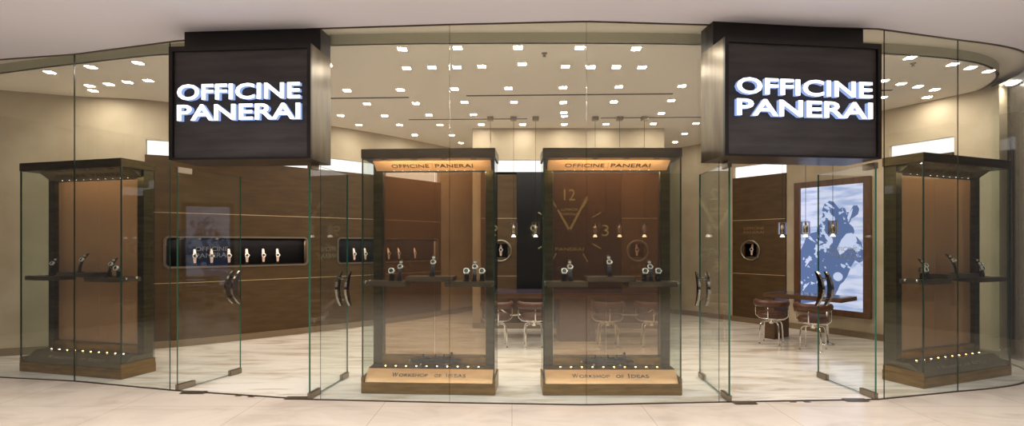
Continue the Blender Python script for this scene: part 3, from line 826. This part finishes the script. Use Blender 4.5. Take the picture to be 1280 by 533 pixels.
for c in (ell(.48,.255,.07,.022,.2,jag=.2), ell(.53,.27,.04,.018,0,jag=.2), ell(.61,.735,.075,.036), ell(.79,.245,.055,.02,-.9,jag=.2),
          ell(.47,.435,.07,.03,.5,jag=.25), ell(.44,.48,.06,.025,-.2,jag=.3), ell(.38,.345,.02,.03,.3,jag=.3), ell(.47,.155,.09,.012,.35),
          ell(.18,.43,.05,.012,.4,jag=.4), ell(.12,.62,.05,.02,-.5,jag=.4), ell(.08,.83,.05,.015,-.5,jag=.4), ell(.2,.80,.03,.01,0,jag=.4),
          ell(.27,.52,.02,.04,.2,jag=.4), ell(.52,.34,.016,.03,0,jag=.3),
          [(.60,.51),(.66,.44),(.74,.39),(.82,.385),(.88,.41),(.90,.45),(.84,.49),(.76,.51),(.70,.54),(.64,.56)],
          [(.88,.64),(.93,.62),(.98,.66),(.97,.72),(.90,.72)]):
    shape(c, 'pale_highlight', mw, -.0325)

# ------------------------------------------------------------------ desks
def desk_center():
    cx = 1.0; y0 = 7.92; e = thing('desk', 'long brown desk with dark glossy top in front of the wall clock', 'desk', (cx,y0,0))
    q = MB(); q.bev(-1.42,1.42,0,.78,.66,.74,.004); q.build('desk_top', M['wood'], e)
    q = MB(); q.bev(-1.36,1.36,.04,.74,.741,.746,.002); q.build('desk_inlay', M['desktop'], e)
    q = MB(); q.bev(-.27,.27,.06,.70,.0,.66,.004); q.build('pedestal', M['wood'], e)
    q = MB(); q.bev(-1.1,1.1,.30,.36,.40,.66,.003); q.build('modesty_panel', M['wood'], e)
    q = MB(); q.tube([(-1.36,.1,.66),(-1.05,.1,.4)], .018, 8); q.tube([(1.36,.1,.66),(1.05,.1,.4)], .018, 8); q.tube([(-1.05,.1,.4),(-.26,.35,.4)], .018, 8); q.tube([(1.05,.1,.4),(.26,.35,.4)], .018, 8); q.build('brace', M['chrome'], e)
    t = text_mb('OFFICINE', .05, .36, .001, .01, xf=Matrix.Translation((0,.0595,.40))); text_mb('PANERAI', .05, .36, .001, .01, mb=t, xf=Matrix.Translation((0,.0595,.325)))
    t.build('lettering', M['decal_br'], e)
desk_center()
def desk_right():
    a = Vector((4.66,7.35,0)); b = Vector((3.98,8.24,0)); L = (a-b).length; rz = math.atan2(a.y-b.y,a.x-b.x)
    e = thing('desk', 'wooden consulting desk with dark inlaid top before the lit diver screen', 'desk', (b.x,b.y,0), rz)
    q = MB(); q.bev(0,L,0,.56,.66,.72,.004); q.build('desk_top', M['wood'], e)
    q = MB(); q.bev(.05,L-.05,.04,.52,.7205,.7245,.002); q.build('desk_inlay', M['desktop'], e)
    q = MB(); q.bev(.0,.16,.04,.52,.0,.66,.004); q.build('pedestal', M['wood'], e)
    q = MB(); q.tube([(L-.3,.28,.66),(L-.3,.28,.02)], .022, 10); q.lathe([(.10,0),(.10,.012),(.03,.02)], 20, (L-.3,.28,0)); q.build('column_leg', M['chrome'], e)
desk_right()

# ------------------------------------------------------------------ chairs
def chair_model(lab, group):
    e = thing('tub_chair', lab, 'chair', group=group); S = .87
    class MBs(MB):
        def build(s, *a, **k): s.v = [(x*S,y*S,z) for x,y,z in s.v]; return super().build(*a, **k)
    MB_ = MBs
    q = MB_(); q.lathe([(.10,.40),(.205,.402),(.222,.415),(.226,.445),(.218,.468),(.19,.478),(.06,.482)], 28); q.build('seat', M['leather'], e)
    q = MB_(); q.lathe([(.20,.385),(.21,.385),(.21,.400),(.20,.400)], 28); q.build('seat_ring', M['chrome'], e)
    P = []; n = 22
    for k in range(n+1):
        a = math.radians(-200+k*220/n); P.append((.245*math.cos(a),.245*math.sin(a),.615))
    q = MB_(); prev = [.030]+[.042]*(n-1)+[.030]; q.tube(P, prev, 12, flat=1.25); q.build('backrest', M['leather'], e)
    for ang in (-90,-185,5):
        a = math.radians(ang); c, s_ = math.cos(a), math.sin(a)
        q = MB_(); q.tube([(c*.248,s_*.248,.60),(c*.262,s_*.262,.52),(c*.255,s_*.255,.42),(c*.20,s_*.20,.375),(c*.06,s_*.06,.355)], .0095, 8); q.build('back_post', M['chrome'], e)
    q = MB_(); q.lathe([(.03,.30),(.036,.31),(.036,.345),(.05,.36),(.05,.385)], 16); q.build('swivel_hub', M['chrome'], e)
    for ang in (-135,-45,45,135):
        a = math.radians(ang); c, s_ = math.cos(a), math.sin(a)
        q = MB_(); q.tube([(c*.02,s_*.02,.335),(c*.12,s_*.12,.338),(c*.175,s_*.175,.325),(c*.20,s_*.20,.285),(c*.208,s_*.208,.2),(c*.218,s_*.218,.006)], .0115, 10)
        q.lathe([(.015,0),(.015,.010)], 10, (c*.218,s_*.218,0)); q.build('leg', M['chrome'], e)
    return e
ch0 = chair_model('brown leather tub chair with chrome legs in the gap between the middle cases', 'tub chairs at the long desk')
ch0.location = (.32,7.6,0); ch0.rotation_euler = (0,0,.05)
dup(ch0, (-.22,7.6,0), .12, 'brown leather tub chair partly behind the right edge of the left middle case')
dup(ch0, (1.40,7.6,0), -.05, 'brown leather tub chair behind the right middle case, left one of its two')
dup(ch0, (2.04,7.6,0), -.12, 'brown leather tub chair behind the right middle case, right one of its two')
drz = math.atan2(7.35-8.24, 4.66-3.98)
dup(ch0, (3.90,7.82,0), drz+.25, 'brown leather tub chair with chrome legs at the far left end of the right desk', 'tub chairs at the right desk')
dup(ch0, (4.26,7.36,0), drz+.15, 'brown leather tub chair with chrome legs nearest the right doorway', 'tub chairs at the right desk')

# ------------------------------------------------------------------ ceiling fittings
def ceil_pt(px, y): return W(px, y, CEIL)
lights = []
for (x,y) in [(365,75),(385,160),(497,157),(609,156),(719,153),(611,70),(879,68),(898,142),(120,260),(358,257),(598,253),(837,250),(209,320),(426,317),(642,312),(862,312),(92,371),(287,372),(484,369),(682,367),(173,413),(354,413),(533,413),(717,411),(900,411),(421,458),(585,458),(626,493),(33,145)]:
    lights.append((400+x/3.554, 40+y/3.554))
for (x,y) in [(301,69),(551,74),(237,153),(351,155),(463,155),(577,156),(227,247),(475,243),(754,240),(228,313),(452,310),(707,304),(230,358),(232,374),(663,361),(869,359),(417,409),(628,407),(817,406),(232,410),(766,452),(724,489)]:
    lights.append((640+x/3.552, 40+y/3.552))
for (x,y) in [(124,180),(227,167),(345,157),(224,214),(272,210),(319,205),(370,201),(232,226)]: lights.append((x/1.997, y/1.997))
for (x,y) in [(180,132),(348,158),(418,171),(488,185),(579,235),(78,222),(146,234),(212,245),(277,257),(247,287),(72,288)]: lights.append((1080+x/3.135, 30+y/3.135))
def dl_model():
    q = MB(); a, b = .06, .045
    q.box(-a,a,-a,-b,-.004,.0); q.box(-a,a,b,a,-.004,0); q.box(-a,-b,-b,b,-.004,0); q.box(b,a,-b,b,-.004,0)
    q.add([(-b,-b,-.002),(-b,b,-.002),(b,b,-.002),(b,-b,-.002)], [(0,1,2,3)], 1)
    return q.build('downlight', [M['white_paint'],M['lens']])
dl = None
for (px,py) in lights:
    p = ceil_pt(px,py)
    o = dl_model() if dl is None else dl.copy()
    if dl is None: dl = o
    else: COL.objects.link(o)
    o.location = (p.x,p.y,CEIL-.0005)
    o.rotation_euler = (0,0,math.atan2(p.x,14)*-.6)
    if px < 215: tag(o, 'square ceiling downlight seen above the left window, left of the left sign', 'ceiling light', 'downlights left of the left sign')
    elif px > 1095: tag(o, 'square ceiling downlight seen right of the right sign', 'ceiling light', 'downlights right of the right sign')
    else: tag(o, 'square ceiling downlight seen between the two signs', 'ceiling light', 'downlights between the signs')
def diffuser(p0, p1, w, lab):
    a = ceil_pt(*p0); b = ceil_pt(*p1); L = (b-a).length
    q = MB(); q.box(0,L,-w/2,w/2,-.004,0,0); o = q.build('slot_diffuser', M['slot']); o.location = (a.x,a.y,CEIL-.0005); o.rotation_euler = (0,0,math.atan2(b.y-a.y,b.x-a.x))
    tag(o, lab, 'air vent')
diffuser((408,123),(511,121.8),.045,'dark linear ceiling air slot beside the left sign')
diffuser((583,119.7),(841,117.2),.045,'long dark linear ceiling air slot in front, above the middle cases')
diffuser((511,149.6),(659,148.6),.04,'dark linear ceiling air slot farther back, left of the pendant lamps')
diffuser((751,147.6),(893,146.4),.04,'dark linear ceiling air slot farther back, beside the right sign')
diffuser((1101,113),(1115,112.7),.045,'short end of a dark ceiling air slot right of the right sign')
def sprinkler(px, py, lab):
    p = ceil_pt(px,py); q = MB(); q.lathe([(.03,0),(.03,-.006),(.012,-.010),(.012,-.03),(.02,-.032),(.02,-.036)], 14); o = q.build('sprinkler', M['steel'])
    o.location = (p.x,p.y,CEIL-.0005); tag(o, lab, 'sprinkler')
sprinkler(680.5,66.5,'small ceiling sprinkler head above the middle cases'); sprinkler(1141.5,79,'small ceiling sprinkler head right of the right sign')

def pendant(lab, group):
    e = thing('pendant_lamp', lab, 'pendant lamp', group=group)      # base = ceiling point
    q = MB(); q.bev(-.05,.05,-.05,.05,-.055,0,.003); q.build('ceiling_canopy', M['steel'], e)
    q = MB(); q.tube([(0,0,-.05),(0,0,-1.70)], .0035, 6); q.build('cable', M['stand'], e)
    q = MB(); w = .062; z0, z1 = -1.90, -1.70; t = .012
    q.box(-w,w,-.02,.02,z1-t,z1); q.box(-w,w,-.02,.02,z0,z0+t); q.box(-w,-w+t,-.02,.02,z0+t,z1-t); q.box(w-t,w,-.02,.02,z0+t,z1-t); q.build('lamp_frame', M['chrome'], e)
    q = MB(); q.lathe([(.022,z0+.02),(.034,z0+.03),(.034,z0+.13),(.02,z0+.145),(.008,z1-t)], 16); q.build('lamp_body', M['steel'], e)
    q = MB(); q.lathe([(.018,z0),(.024,z0-.015),(.036,z0-.035),(.036,z0-.040)], 16); q.build('lamp_shade', M['bulb'], e)
    return e
M['bulb'] = emis('pendant_glow', (255,240,215), 1.6)
pp = []
for px in (613,642,669.5,744,774.5,805.5): pp.append(W(px,146.5,CEIL))
p0 = pendant('pendant lamp with small open metal frame, leftmost over the long desk', 'pendant lamps over the long desk'); p0.location = (pp[0].x,pp[0].y+.0,CEIL-.001)
nm = ['second','third','fourth','fifth']
for i, p in enumerate(pp[1:]):
    dup(p0, (p.x,p.y,CEIL-.001), 0, 'pendant lamp with small open metal frame, %s over the long desk' % ('rightmost' if i == 4 else nm[i]+' from the left'))
for px, yn, lab in ((978,.0131,'leftmost of the three pendant lamps over the right desk'),(1007,.0126,'middle one of the three pendant lamps over the right desk'),(1041,.0121,'rightmost of the three pendant lamps over the right desk')):
    dup(p0, ((px-CX)*yn,F*yn,CEIL-.001), drz, lab, 'pendant lamps over the right desk')

# dark pillar at the right end of the shopfront
q = MB(); q.bev(6.50,7.1,6.55,6.80,0,3.5495,.01); struct(q.build('wall_end', M['pillar']))

# ------------------------------------------------------------------ light of the mall
for lx in (-5.4,-3.2,-1.1,1.1,3.2,5.4):
    for ly in (-.6,1.5,3.2):
        l = bpy.data.lights.new('mall_downlight', 'SPOT'); l.energy = 88; l.color = (1,.97,.97); l.spot_size = math.radians(140); l.spot_blend = .9; l.shadow_soft_size = .05
        o = bpy.data.objects.new('mall_downlight', l); COL.objects.link(o); o.location = (lx,ly,3.54)
w = bpy.data.worlds.new('World'); sc.world = w; w.use_nodes = True
w.node_tree.nodes['Background'].inputs[0].default_value = (*lin((235,225,228)),1); w.node_tree.nodes['Background'].inputs[1].default_value = .05

# ------------------------------------------------------------------ camera
cd = bpy.data.cameras.new('camera'); cam = bpy.data.objects.new('camera', cd); COL.objects.link(cam)
cam.location = (0,0,EYE); cam.rotation_euler = (PI/2,0,0)
cd.sensor_fit = 'HORIZONTAL'; cd.sensor_width = 36; cd.lens = F/1280*36; cd.shift_y = (HZ-266.5)/1280; cd.clip_start = .05
sc.camera = cam
sc.view_settings.view_transform = 'Standard'; sc.view_settings.look = 'None'; sc.view_settings.gamma = 1
sc.view_settings.use_curve_mapping = False; sc.view_settings.exposure = .92
cy_ = sc.cycles
cy_.max_bounces = 10; cy_.diffuse_bounces = 5; cy_.glossy_bounces = 5; cy_.transparent_max_bounces = 40; cy_.transmission_bounces = 6
cy_.sample_clamp_indirect = 4; cy_.use_denoising = True; cy_.caustics_reflective = False; cy_.caustics_refractive = False
